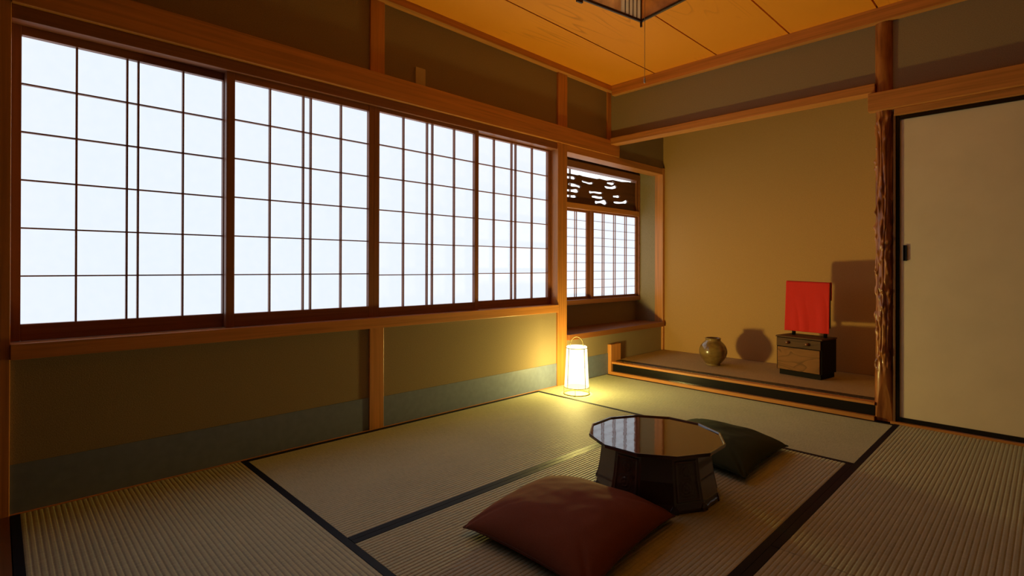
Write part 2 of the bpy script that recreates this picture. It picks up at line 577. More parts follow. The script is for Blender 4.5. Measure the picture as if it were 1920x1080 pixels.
struct('ceiling_passage', bx(-0.12, 3.0, NEAR - 0.1, -0.803, 2.28, 2.31), 'low_bounce_wood', 'unseen ceiling of the adjoining space, added dark to cut bounced light', 'ceiling')  # added out of view, lower and dark, to reduce bounce into the room
trim(19, bx(-0.10, 2.845, -0.93, -0.757, -0.052, -0.001), 'dark_x', 'threshold board at the near edge of the mats', 0.001)

# ------------------------------------------------------------------ shoji windows
def shoji(n, xf, y0, y1, g0, g1, z0, z1, gz0, gz1, label, bars, rows, bw=0.006, hb=0.005, dbl=False, thick=0.03, cat='window'):
    """a sliding paper screen in the plane x = xf (its inner face), glass from g0 to g1"""
    e = empty('window_%d' % n, (xf, (y0 + y1) / 2, z0), label, cat, None, 'structure')
    xb = xf - thick
    f = MB()
    f.box(xb, xf, y0, g0, z0, z1)
    f.box(xb, xf, g1, y1, z0, z1)
    build('stile', f, 'sash_z', e, 0.0015)
    f = MB()
    f.box(xb + 0.002, xf - 0.001, g0, g1, z0, gz0)
    build('bottom_rail', f, 'sash_y', e, 0.0015)
    f = MB()
    f.box(xb + 0.002, xf - 0.001, g0, g1, gz1, z1)
    build('top_rail', f, 'sash_y', e, 0.0015)
    L = MB()
    for b in bars:
        y = g0 + (g1 - g0) * b
        L.box(xb + 0.006, xf - 0.006, y - bw / 2, y + bw / 2, gz0 - 0.002, gz1 + 0.002)
    for k in range(1, rows):
        z = gz0 + (gz1 - gz0) * k / rows
        L.box(xb + 0.007, xf - 0.0075, g0 - 0.002, g1 + 0.002, z - hb / 2, z + hb / 2)
    build('lattice', L, 'sash_z', e)
    build('paper', bx(xb + 0.003, xb + 0.0055, g0 - 0.004, g1 + 0.004, gz0 - 0.004, gz1 + 0.004), 'shoji', e)
    return e

BARS = (0.234, 0.472, 0.528, 0.768)
XF, XBK = -0.014, -0.054
shoji(1, XBK, -0.757, -0.045, -0.730, -0.080, 0.586, 1.703, 0.645, 1.671, 'sliding paper screen at the near end, tallest in view', BARS, 6)
shoji(2, XF, -0.078, 0.636, -0.044, 0.607, 0.586, 1.703, 0.645, 1.671, 'paper screen second from the near end of the long window', BARS, 6)
shoji(3, XF, 0.6365, 1.366, 0.669, 1.336, 0.586, 1.703, 0.634, 1.682, 'paper screen third from the near end, overlapping the last one', BARS, 6)
shoji(4, XBK, 1.350, 2.094, 1.384, 2.063, 0.586, 1.703, 0.636, 1.690, 'paper screen beside the square post, lit warm by the lantern', BARS, 6)

# bay window: two small screens with paired bars, ten rows
XN = -0.248
NB = (0.205, 0.245, 0.465, 0.505, 0.735, 0.775)
shoji(5, XN - 0.024, 2.2, 2.880, 2.225, 2.802, 0.585, 1.335, 0.608, 1.318, 'small bay screen half hidden behind the square post', NB, 10, 0.004, 0.003, thick=0.02)
shoji(6, XN, 2.835, 3.545, 2.867, 3.523, 0.585, 1.345, 0.606, 1.322, 'small bay screen next to the alcove', NB, 10, 0.004, 0.003, thick=0.02)
bf = MB()
bf.box(-0.30, -0.222, 2.2, 3.56, 0.548, 0.586)
bf.box(-0.30, -0.225, 3.545, 3.56, 0.586, 1.72)
struct('trim_20', bf, 'sash_y', 'sill and side frame of the bay window', 'sill', 0.002)
struct('trim_21', MB().box(-0.30, -0.226, 2.2, 3.545, 1.336, 1.380), 'hinoki_y', 'rail between bay screens and carved openwork board', 'rail', 0.002)
struct('trim_22', MB().box(-0.30, -0.226, 2.2, 3.545, 1.668, 1.722), 'sash_y', 'head frame above the carved openwork board', 'rail', 0.002)
struct('trim_23', MB().box(-0.285, -0.235, 3.512, 3.545, 1.38, 1.668), 'sash_z', 'side frame of the carved openwork board', 'trim', 0.002)

# carved openwork board
HOLES = [[(2.362, 1.581), (2.42, 1.587), (2.541, 1.598), (2.63, 1.589), (2.621, 1.579), (2.541, 1.574), (2.42, 1.566), (2.362, 1.565)],
[(2.704, 1.577), (2.75, 1.58), (2.817, 1.577), (2.87, 1.577), (2.831, 1.56), (2.75, 1.562), (2.713, 1.567)],
[(2.528, 1.529), (2.585, 1.544), (2.658, 1.538), (2.699, 1.525), (2.631, 1.517), (2.541, 1.519)],
[(2.387, 1.482), (2.455, 1.484), (2.568, 1.492), (2.672, 1.484), (2.649, 1.471), (2.577, 1.469), (2.455, 1.469), (2.387, 1.469)],
[(2.387, 1.439), (2.455, 1.44), (2.577, 1.446), (2.644, 1.436), (2.622, 1.427), (2.542, 1.423), (2.455, 1.423), (2.387, 1.423)],
[(2.803, 1.495), (2.856, 1.505), (2.955, 1.51), (3.005, 1.503), (2.985, 1.494), (2.875, 1.49)],
[(2.841, 1.458), (2.875, 1.47), (2.955, 1.471), (3.015, 1.462), (3.005, 1.455), (2.876, 1.449)],
[(2.885, 1.414), (2.945, 1.43), (3.072, 1.428), (3.057, 1.408), (2.965, 1.411)],
[(3.061, 1.598), (3.108, 1.611), (3.188, 1.612), (3.172, 1.595), (3.087, 1.59)],
[(3.025, 1.566), (3.046, 1.572), (3.119, 1.572), (3.22, 1.58), (3.183, 1.56), (3.098, 1.55), (3.036, 1.554)],
[(3.153, 1.49), (3.194, 1.501), (3.27, 1.495), (3.253, 1.486), (3.194, 1.482)],
[(3.162, 1.438), (3.204, 1.449), (3.292, 1.454), (3.393, 1.469), (3.387, 1.452), (3.314, 1.438), (3.172, 1.43)]]
TOPL = [(2.2, 1.625), (2.35, 1.605), (2.502, 1.615), (2.612, 1.609), (2.676, 1.62), (2.76, 1.61), (2.885, 1.61), (2.954, 1.622), (3.056, 1.618), (3.15, 1.634), (3.291, 1.633), (3.393, 1.643), (3.515, 1.648)]

def carved_board():
    cu = bpy.data.curves.new('board_outline', 'CURVE')
    cu.dimensions = '2D'
    cu.fill_mode = 'BOTH'
    cu.extrude = 0.007
    cu.bevel_depth = 0.002
    cu.resolution_u = 6
    def spline(pts, typ):
        sp = cu.splines.new(typ)
        if typ == 'POLY':
            sp.points.add(len(pts) - 1)
            for p, q in zip(sp.points, pts):
                p.co = (q[0], q[1], 0, 1)
        else:
            sp.bezier_points.add(len(pts) - 1)
            for p, q in zip(sp.bezier_points, pts):
                p.co = (q[0], q[1], 0)
                p.handle_left_type = p.handle_right_type = 'AUTO'
        sp.use_cyclic_u = True
    spline(TOPL + [(3.515, 1.378), (2.2, 1.378)], 'POLY')
    for h in HOLES:
        spline(h, 'BEZIER')
    to = bpy.data.objects.new('board_outline', cu)
    COL.objects.link(to)
    dg = bpy.context.evaluated_depsgraph_get()
    me = bpy.data.meshes.new_from_object(to.evaluated_get(dg))
    COL.objects.unlink(to)
    bpy.data.objects.remove(to)
    bpy.data.curves.remove(cu)
    # curve plane (y, z) -> room: local x is y, local y is z
    for v in me.vertices:
        a, b, c = v.co
        v.co = (-0.26 + c, a, b)
    me.name = 'transom_board'
    me.materials.clear()
    me.materials.append(MAT['ranma'])
    o = bpy.data.objects.new('transom_board', me)
    COL.objects.link(o)
    tag(o, 'dark carved transom board with drifting cloud cutouts over the bay screens', 'transom', None)
    return o
carved_board()

# outer sash seen through the gap of the transom
struct('window_7', MB().box(-0.40, -0.385, 2.1, 3.7, 1.648, 1.654).box(-0.40, -0.385, 2.715, 2.723, 1.35, 1.72).box(-0.40, -0.385, 2.1, 3.7, 1.30, 1.345).box(-0.40, -0.385, 2.1, 3.7, 1.715, 1.75), 'dark_y', 'thin outer window bars glimpsed through the carved transom', 'window')

# bay shelf
sh = build('bay_shelf', MB().box(-0.272, 0.034, 2.196, 3.552, 0.319, 0.360), 'shelf', None, 0.003)
tag(sh, 'dark red-brown shelf board under the bay window', 'shelf')

# blank plate on the upper wall
build('wall_plate', bx(-0.001, 0.012, 0.878, 0.945, 1.874, 1.972), 'plate', None, 0.003)
tag(bpy.data.objects['wall_plate'], 'blank beige plate on the plaster above the long beam', 'plate')

# ------------------------------------------------------------------ sliding door
d = empty('door_1', (2.35, 2.77, 0.012), 'cream paper sliding door with black lacquer frame', 'door', None, 'structure')
f = MB()
for a in ((1.8938, 1.9105, 0.011, 1.6895), (2.783, 2.80, 0.011, 1.6895)):
    f.box(a[0], a[1], 2.748, 2.778, a[2], a[3])
f.box(1.9105, 2.783, 2.748, 2.778, 0.011, 0.036)
f.box(1.9105, 2.783, 2.748, 2.778, 1.667, 1.6895)
build('frame', f, 'black', d, 0.002)
build('panel', bx(1.9095, 2.784, 2.756, 2.772, 0.035, 1.668), 'fusuma', d)
h = MB()
h.box(1.925, 1.9295, 2.749, 2.757, 0.892, 0.978).box(1.9375, 1.942, 2.749, 2.757, 0.892, 0.978)
h.box(1.9295, 1.9375, 2.749, 2.757, 0.892, 0.896).box(1.9295, 1.9375, 2.749, 2.757, 0.974, 0.978)
h.box(1.9295, 1.9375, 2.7545, 2.757, 0.896, 0.974)
build('handle', h, 'black', d, 0.0008)

# ------------------------------------------------------------------ straw mats
def tatami(x0, x1, y0, y1, along, borders, label, pitch=0.0150):
    e = empty('tatami_mat', ((x0 + x1) / 2, (y0 + y1) / 2, -0.05), label, 'straw mat', 'straw mats covering the floor')
    hw = 0.025
    if along == 'y':
        a0, a1, l0, l1 = x0, x1, y0, y1
    else:
        a0, a1, l0, l1 = y0, y1, x0, x1
    ra0 = a0 + (hw if 'lo' in borders else 0.0)
    ra1 = a1 - (hw if 'hi' in borders else 0.0)
    n = int(round((ra1 - ra0) / pitch))
    p = (ra1 - ra0) / n
    prof = []
    for i in range(n):
        for t in (0.0, 0.10, 0.28, 0.5, 0.72, 0.90):
            prof.append((ra0 + (i + t) * p, -0.0016 * (1 - min(1.0, math.sin(PI * t) * 1.2)) ** 1.3))
    prof.append((ra1, -0.0016))
    pts = [(ra0, -0.05)] + prof + [(ra1, -0.05)]
    m = len(pts)
    seg = 6
    V, F = [], []
    g = 0.001
    for s in range(seg + 1):
        l = (l0 + g) + (l1 - l0 - 2 * g) * s / seg
        for a, z in pts:
            V.append((a, l, z) if along == 'y' else (l, a, z))
    for s in range(seg):
        for i in range(m - 1):
            F.append((s * m + i, s * m + i + 1, (s + 1) * m + i + 1, (s + 1) * m + i))
    F.append(tuple(range(m)))
    F.append(tuple(seg * m + i for i in reversed(range(m))))
    build('rush_cover', MB().add(V, F), 'tatami_' + along, e)
    for k in borders:
        c0, c1 = (a0 + 0.0003, ra0) if k == 'lo' else (ra1, a1 - 0.0003)
        mb = bx(c0, c1, l0 + g, l1 - g, -0.05, 0.0002) if along == 'y' else bx(l0 + g, l1 - g, c0, c1, -0.05, 0.0002)
        tag(build('border', mb, 'heri', e, 0.0008), 'dark navy cloth border')
    return e
both = ('lo', 'hi')
tatami(0.012, 0.968, 0.0, 1.864, 'y', both, 'straw mat lying lengthwise along the left wall under the window')
tatami(0.968, 1.8895, 0.0, 1.864, 'y', both, 'middle straw mat under the lacquer table and brown cushion')
tatami(0.012, 1.8895, -0.755, 0.0, 'x', both, 'straw mat in the near corner beside the corner post')
tatami(0.012, 1.8895, 1.864, 2.718, 'x', both, 'straw mat in front of the alcove step, with the lantern on it')
tatami(1.8895, 2.83, 0.91, 2.726, 'y', both, 'straw mat in front of the cream sliding door')
tatami(1.8895, 2.83, -0.755, 0.91, 'y', both, 'straw mat nearest the viewer, ending at the cross seam')
struct('trim_24', bx(2.83, 2.846, -0.757, 2.728, -0.052, 0.002), 'hinoki_y', 'thin strip between straw mats and right wall', 'trim')

# ------------------------------------------------------------------ alcove platform
ap = empty('alcove_platform', (0.9, 3.15, -0.05), 'raised alcove step with black riser and straw-coloured top', 'platform')
build('bottom_rail', bx(0.010, 1.800, 2.7185, 2.78, -0.05, 0.022), 'hinoki_x', ap, 0.0015)
build('riser_panel', bx(0.010, 1.800, 2.745, 2.765, 0.022, 0.084), 'riser', ap)
build('top_rail', bx(0.034, 1.800, 2.728, 2.78, 0.084, 0.100), 'hinoki_x', ap, 0.0015)
build('base', bx(0.002, 1.858, 2.782, 3.583, -0.05, 0.094), 'dark_x', ap)
build('mat_cover', bx(0.004, 1.857, 2.848, 3.580, 0.094, 0.1030), 'alcove_mat', ap, 0.003)
build('mat_border', bx(0.034, 1.857, 2.782, 2.848, 0.094, 0.1033), 'brocade', ap, 0.003)
build('edge_strip', MB().box(0.002, 0.010, 2.86, 3.583, 0.094, 0.1033).box(0.010, 1.857, 3.575, 3.584, 0.094, 0.1033), 'dark_x', ap)

# ------------------------------------------------------------------ log pillar
def pillar():
    cx, cy, R = 1.838, 2.770, 0.0455
    NA, NZ = 112, 640
    z1 = 2.262
    bumps = []
    rnd = random.Random(11)
    for _ in range(420):
        bz = rnd.uniform(0.27, 1.70)
        dens = 1.0 if bz < 1.1 else 0.5
        if rnd.random() > dens:
            continue
        bumps.append((rnd.uniform(0, 2 * PI), bz, rnd.uniform(0.11, 0.22), rnd.uniform(0.010, 0.028), rnd.uniform(0.003, 0.0085)))
    bump_rows = [[] for _ in range(NZ + 1)]
    for bmp in bumps:
        for j in range(NZ + 1):
            z = z1 * j / NZ
            if abs(z - bmp[1]) < 2.6 * bmp[3]:
                bump_rows[j].append(bmp)
    V, F = [], []
    for j in range(NZ + 1):
        z = z1 * j / NZ
        env = min(1, max(0, (z - 0.24) / 0.10)) * min(1, max(0, (1.80 - z) / 0.1))
        for k in range(NA):
            a = 2 * PI * k / NA
            wob = 0.55 * noise.noise(Vector((1.7 * math.cos(a), 1.7 * math.sin(a), z * 3.1)))
            ph = 11 * (a + wob)
            amp = 0.5 + 0.9 * max(0, noise.noise(Vector((2 * math.cos(a) + 5, 2 * math.sin(a), z * 2.2))) + 0.25)
            ridge = (1 - abs(math.sin(ph / 2))) ** 1.6
            rr = R - 0.0085 * env * amp * ridge - 0.0045 * env
            rr += 0.0016 * noise.noise(Vector((math.cos(a) * 1.2, math.sin(a) * 1.2, z * 4 + 9)))
            for (ba, bz, sa, sz, h) in bump_rows[j]:
                da = (a - ba + PI) % (2 * PI) - PI
                q = (da / sa) ** 2 + ((z - bz) / sz) ** 2
                if q < 6:
                    rr += h * math.exp(-q * 1.3) * env
            x, y = rr * math.cos(a), rr * math.sin(a)
            # pointed facet cut at the foot, facing the room
            nx, ny = 0.15, -0.9887
            lim = R * (0.60 + 0.40 * min(2.0, (z / 0.21)) ** 1.3)
            dd = x * nx + y * ny
            if dd > lim and z < 0.26:
                x -= (dd - lim) * nx
                y -= (dd - lim) * ny
            # squared faces on the upper end
            V.append((cx + x, cy + y, z))
    for j in range(NZ):
        for k in range(NA):
            k2 = (k + 1) % NA
            F.append((j * NA + k, j * NA + k2, (j + 1) * NA + k2, (j + 1) * NA + k))
    F.append(tuple(reversed(range(NA))))
    o = build('log_pillar', MB().add(V, F), 'pillar', None, 0, True, org=(cx, cy, 0))
    tag(o, 'polished gnarled log pillar between the alcove and the cream door', 'pillar', None, 'structure')
pillar()

# ------------------------------------------------------------------ lantern on the floor
LX, LY = 0.250, 2.014
def lantern():
    e = empty('floor_lantern', (LX, LY, 0), 'lit white paper floor lantern with thin wire frame and hoop handle', 'lantern')
    zb, zt, rb, rtp = 0.047, 0.322, 0.082, 0.069
    rad = lambda z: rb + (rtp - rb) * (z - zb) / (zt - zb)
    build('shade', MB().lathe([(rad(zb), zb), (rad(0.14), 0.14), (rad(0.23), 0.23), (rtp, zt - 0.004), (rtp - 0.004, zt), (0.03, zt + 0.001), (0.0005, zt + 0.001)], 64, (LX, LY, 0)), 'lantern_paper', e, 0, True)
    ring = lambda r, z, t: MB().tube([(LX + r * math.cos(2 * PI * k / 64), LY + r * math.sin(2 * PI * k / 64), z) for k in range(64)], t, 8, True)
    build('top_ring', ring(rtp + 0.0025, zt - 0.012, 0.0021), 'wire', e, 0, True)
    build('bottom_ring', ring(rb + 0.002, zb, 0.0021), 'wire', e, 0, True)
    build('base_ring', ring(rb + 0.004, 0.0035, 0.0035), 'wire', e, 0, True)
    view = math.atan2(-0.793 - LY, 2.492 - LX)
    for k in range(4):
        a = view + (-0.80, 0.76, 2.3, -2.35)[k]
        build('rib', MB().tube([(LX + (rad(z) + 0.0025) * math.cos(a), LY + (rad(z) + 0.0025) * math.sin(a), z) for z in (zb, 0.15, 0.25, zt - 0.01)], 0.002, 6), 'wire', e, 0, True)
    for k in range(4):
        a = view + (-0.10, 1.35, 3.0, -1.55)[k]
        build('leg', MB().tube([(LX + (rb + 0.003) * math.cos(a), LY + (rb + 0.003) * math.sin(a), z) for z in (0.003, zb)], 0.0016, 6), 'wire', e, 0, True)
    ha = view + PI / 2
    pts = []
    for k in range(25):
        t = PI * k / 24
        q = 0.045 * math.cos(t)
        pts.append((LX + q * math.cos(ha), LY + q * math.sin(ha), 0.310 + 0.074 * math.sin(t) ** 0.8))
    build('handle', MB().tube(pts, 0.0024, 8), 'handle', e, 0, True)
    # bulb
    L = bpy.data.lights.new('lantern_bulb', 'POINT')
    L.energy = 1.0
    L.shadow_soft_size = 0.04
    L.use_nodes = True
    nt = L.node_tree
    em = nt.nodes['Emission']
    em.inputs['Color'].default_value = (1.0, 0.80, 0.21, 1)
    fo = N(nt, 'ShaderNodeLightFalloff')
    fo.inputs['Strength'].default_value = LAMP_CONST
    fo.inputs['Smooth'].default_value = 0.0
    fl = N(nt, 'ShaderNodeLightFalloff')
    fl.inputs['Strength'].default_value = LAMP_LIN
    fq = N(nt, 'ShaderNodeLightFalloff')
    fq.inputs['Strength'].default_value = LAMP_QUAD
    fq.inputs['Smooth'].default_value = 0.02
    a1 = N(nt, 'ShaderNodeMath', operation='ADD')
    a2 = N(nt, 'ShaderNodeMath', operation='ADD')
    nt.links.new(fo.outputs['Constant'], a1.inputs[0])
    nt.links.new(fl.outputs['Linear'], a1.inputs[1])
    nt.links.new(a1.outputs[0], a2.inputs[0])
    nt.links.new(fq.outputs['Quadratic'], a2.inputs[1])
    nt.links.new(a2.outputs[0], em.inputs['Strength'])
    lo = bpy.data.objects.new('bulb', L)
    COL.objects.link(lo)
    lo.parent = e
    lo.location = (0, 0, 0.19)
lantern()

# ------------------------------------------------------------------ lacquer table
TX, TY = 1.415, 1.040
def table():
    e = empty('low_table', (TX, TY, 0), 'low twelve-sided dark red lacquer table with tapered carved base', 'table')
    n = 12
    off = math.radians(17)
    def ring(r, z, o=off):
        return [(TX + r * math.cos(o + 2 * PI * k / n), TY + r * math.sin(o + 2 * PI * k / n), z + 0.0006) for k in range(n)]
    def stack(levels, cap0=True, cap1=True):
        V, F = [], []
        for r, z in levels:
            V += ring(r, z)
        for j in range(len(levels) - 1):
            for k in range(n):
                k2 = (k + 1) % n
                F.append((j * n + k, j * n + k2, (j + 1) * n + k2, (j + 1) * n + k))
        if cap0: F.append(tuple(reversed(range(n))))
        if cap1: F.append(tuple((len(levels) - 1) * n + k for k in range(n)))
        return MB().add(V, F)
    # top plate with a recess, and the raised lip as its own part
    tp = build('tabletop', stack([(0.205, 0.190), (0.250, 0.194), (0.250, 0.2035)]), 'lacquer_top', e)
    build('rim', stack([(0.2445, 0.1935), (0.255, 0.196), (0.2575, 0.205), (0.256, 0.2085), (0.2515, 0.2085), (0.2485, 0.2037)], False, False), 'lacquer', tp)
    base = build('base', stack([(0.236, 0.0), (0.236, 0.012), (0.228, 0.030), (0.213, 0.10), (0.203, 0.178), (0.205, 0.1905)]), 'lacquer', e, 0.002)
    # raised feet and carved panels on alternating faces
    for k in range(n):
        a0, a1 = off + 2 * PI * k / n, off + 2 * PI * (k + 1) / n
        am = (a0 + a1) / 2
        nrm = Vector((math.cos(am), math.sin(am), 0))
        tan = Vector((-math.sin(am), math.cos(am), 0))
        ap_ = math.cos(PI / n)
        def face_pt(u, z, lift):
            if z < 0.030: r = 0.236 + (0.228 - 0.236) * max(0, z - 0.012) / 0.018
            elif z < 0.10: r = 0.228 + (0.213 - 0.228) * (z - 0.03) / 0.07
            else: r = 0.213 + (0.203 - 0.213) * (z - 0.10) / 0.078
            hw = r * math.sin(PI / n)
            return Vector((TX, TY, 0)) + nrm * (r * ap_ + lift) + tan * (u * hw) + Vector((0, 0, z + 0.0006))
        if k % 2 == 0:
            NU, NV = 26, 66
            V, F = [], []
            rnd = random.Random(k)
            for j in range(NV + 1):
                z = 0.034 + (0.172 - 0.034) * j / NV
                for i in range(NU + 1):
                    u = -0.86 + 1.72 * i / NU
                    edge = min(1 - abs(u) / 0.86, min(j, NV - j) / NV * 2.6)
                    h = 0.0035
                    if edge < 0.03: h = -0.002
                    elif edge > 0.17:
                        # flower and leaf relief
                        vz = (z - 0.103) / 0.055
                        h = 0.0008
                        for (fu, fv, fr) in ((0.0, 0.55, 0.42), (-0.1, -0.45, 0.46), (0.3, 0.05, 0.24)):
                            du, dv = (u - fu) * 1.0, (vz - fv) * 1.0
                            q = math.hypot(du, dv) / fr
                            if q < 1.15:
                                th = math.atan2(dv, du)
                                h += 0.0024 * max(0, math.cos(q * PI * 0.43)) * (0.55 + 0.45 * abs(math.cos(3 * th + fu * 9))) + 0.0006 * math.sin(q * 14)
                        h += 0.0006 * noise.noise(Vector((u * 9, vz * 9, k)))
                    V.append(face_pt(u, z, h))
            for j in range(NV):
                for i in range(NU):
                    a = j * (NU + 1) + i
                    F.append((a, a + 1, a + NU + 2, a + NU + 1))
            tag(build('carved_panel', MB().add(V, F), 'lacquer', base, 0, True), 'carved flower panel')
        # little bracket foot at each corner
    for k in range(n):
        a = off + 2 * PI * k / n
        c = Vector((TX + 0.232 * math.cos(a), TY + 0.232 * math.sin(a), 0))
        t = Vector((-math.sin(a), math.cos(a), 0))
        rr = Vector((math.cos(a), math.sin(a), 0))
        V = []
        for z, wd, out in ((0.0, 0.013, 0.005), (0.012, 0.016, 0.004), (0.026, 0.006, -0.001)):
            for sx, sy in ((-1, -1), (1, -1), (1, 1), (-1, 1)):
                V.append(c + t * wd * sx + rr * (out if sy > 0 else -0.02) + Vector((0, 0, z + 0.0006)))
        F = [(3, 2, 1, 0), (8, 9, 10, 11)]
        for j in (0, 4):
            for q in range(4):
                F.append((j + q, j + (q + 1) % 4, j + 4 + (q + 1) % 4, j + 4 + q))
        build('foot', MB().add(V, F), 'lacquer', base, 0.001)
table()

# ------------------------------------------------------------------ cushions
def cushion(name_mat, seam_mat, corners, hgt, label, seed):
    cx = sum(p[0] for p in corners) / 4
    cy = sum(p[1] for p in corners) / 4
    e = empty('floor_cushion', (cx, cy, 0), label, 'cushion', 'square floor cushions by the table')
    n = 72
    def pos(u, v):
        # sides bow inwards slightly, corners run to points
        k = 0.045
        x = u * (1 - k * (1 - v * v) * abs(u) ** 2)
        y = v * (1 - k * (1 - u * u) * abs(v) ** 2)
        P = [(1 - x) * (1 - y) / 4, (1 + x) * (1 - y) / 4, (1 + x) * (1 + y) / 4, (1 - x) * (1 + y) / 4]
        return sum(w_ * c_[0] for w_, c_ in zip(P, corners)), sum(w_ * c_[1] for w_, c_ in zip(P, corners))
    def edge_z(u, v):
        m = max(abs(u), abs(v))
        c = min(abs(u), abs(v))
        return 0.034 - 0.012 * c ** 3
    def puff(u, v):
        a = max(0.0, 1 - abs(u) ** 2.6)
        b = max(0.0, 1 - abs(v) ** 2.6)
        return (a * b) ** 0.50
    V, F = [], []
    for sgn in (1, -1):
        for j in range(n + 1):
            for i in range(n + 1):
                u, v = 2 * i / n - 1, 2 * j / n - 1
                # denser sampling towards the edges
                u = math.sin(u * PI / 2); v = math.sin(v * PI / 2)
                x, y = pos(u, v)
                p = puff(u, v)
                ez = edge_z(u, v)
                wr = noise.noise(Vector((x * 9 + seed, y * 9, 0))) * 0.006 * p + noise.noise(Vector((x * 22, y * 22 + seed, 3))) * 0.0022 * p
                # soft folds running in from the corners
                d1 = math.exp(-((abs(u) - abs(v)) / 0.12) ** 2) * (abs(u * v)) ** 1.5
                wr -= 0.004 * d1 * math.cos(30 * (abs(u) - abs(v)))
                if sgn > 0:
                    z = ez + (hgt - 0.034) * p + wr
                else:
                    z = max(0.0006, ez * (1 - min(1.0, p * 1.35)))
                V.append((x, y, z))
    m = n + 1
    for s in range(2):
        o = s * m * m
        for j in range(n):
            for i in range(n):
                a = o + j * m + i
                q = (a, a + 1, a + m + 1, a + m)
                F.append(q if s == 0 else tuple(reversed(q)))
    mb = MB().add(V, F)
    c = build('cover', mb, name_mat, e, 0, True)
    bm = bmesh.new(); bm.from_mesh(c.data)
    bmesh.ops.remove_doubles(bm, verts=bm.verts, dist=0.0002)
    bmesh.ops.recalc_face_normals(bm, faces=bm.faces)
    bm.to_mesh(c.data); bm.free()
    # stitched seam round the edge
    pts = []
    N4 = 40
    for side in range(4):
        for k in range(N4):
            t = math.sin((2 * k / N4 - 1) * PI / 2)
            u, v = ((t, -1), (1, t), (-t, 1), (-1, -t))[side]
            x, y = pos(u, v)
            pts.append((x, y, edge_z(u, v)))
    build('seam', MB().tube(pts, 0.0022, 6, True), seam_mat, e, 0, True)
    return e
cushion('cushion_brown', 'cushion_seam', ((1.180, 0.276), (1.674, 0.280), (1.612, 0.834), (1.118, 0.772)), 0.112, 'reddish brown square floor cushion in front of the lacquer table', 3)
cushion('cushion_green', 'cushion_seam_green', ((1.150, 1.395), (1.648, 1.322), (1.634, 1.850), (1.140, 1.900)), 0.100, 'dark green square floor cushion behind the lacquer table', 8)

# ------------------------------------------------------------------ vase
VX, VY, VZ = 0.662, 3.175, 0.1036
def vase():
    prof = [(0.0005, 0.004), (0.044, 0.004), (0.046, 0.0), (0.053, 0.0), (0.054, 0.006), (0.053, 0.010), (0.070, 0.028), (0.089, 0.055), (0.100, 0.083),
            (0.1025, 0.103), (0.100, 0.123), (0.091, 0.147), (0.076, 0.168), (0.064, 0.180), (0.0575, 0.186), (0.055, 0.194), (0.057, 0.201), (0.060, 0.205),
            (0.057, 0.2075), (0.051, 0.204), (0.048, 0.198), (0.050, 0.186), (0.065, 0.168), (0.088, 0.135), (0.092, 0.10), (0.07, 0.05), (0.0005, 0.03)]
    # smooth the profile with Catmull-Rom
    out = []
    for i in range(len(prof) - 1):
        p0 = prof[max(0, i - 1)]; p1 = prof[i]; p2 = prof[i + 1]; p3 = prof[min(len(prof) - 1, i + 2)]
        for s in range(4):
            t = s / 4
            f = lambda a, b, c, d: 0.5 * (2 * b + (c - a) * t + (2 * a - 5 * b + 4 * c - d) * t * t + (3 * b - a - 3 * c + d) * t ** 3)
            out.append((max(0.0004, f(p0[0], p1[0], p2[0], p3[0])), f(p0[1], p1[1], p2[1], p3[1])))
    out.append(prof[-1])
    o = build('vase', MB().lathe(out, 72, (VX, VY, VZ)), 'glaze', None, 0, True, org=(VX, VY, VZ))
    tag(o, 'round olive brown glazed vase on the alcove step', 'vase')
vase()

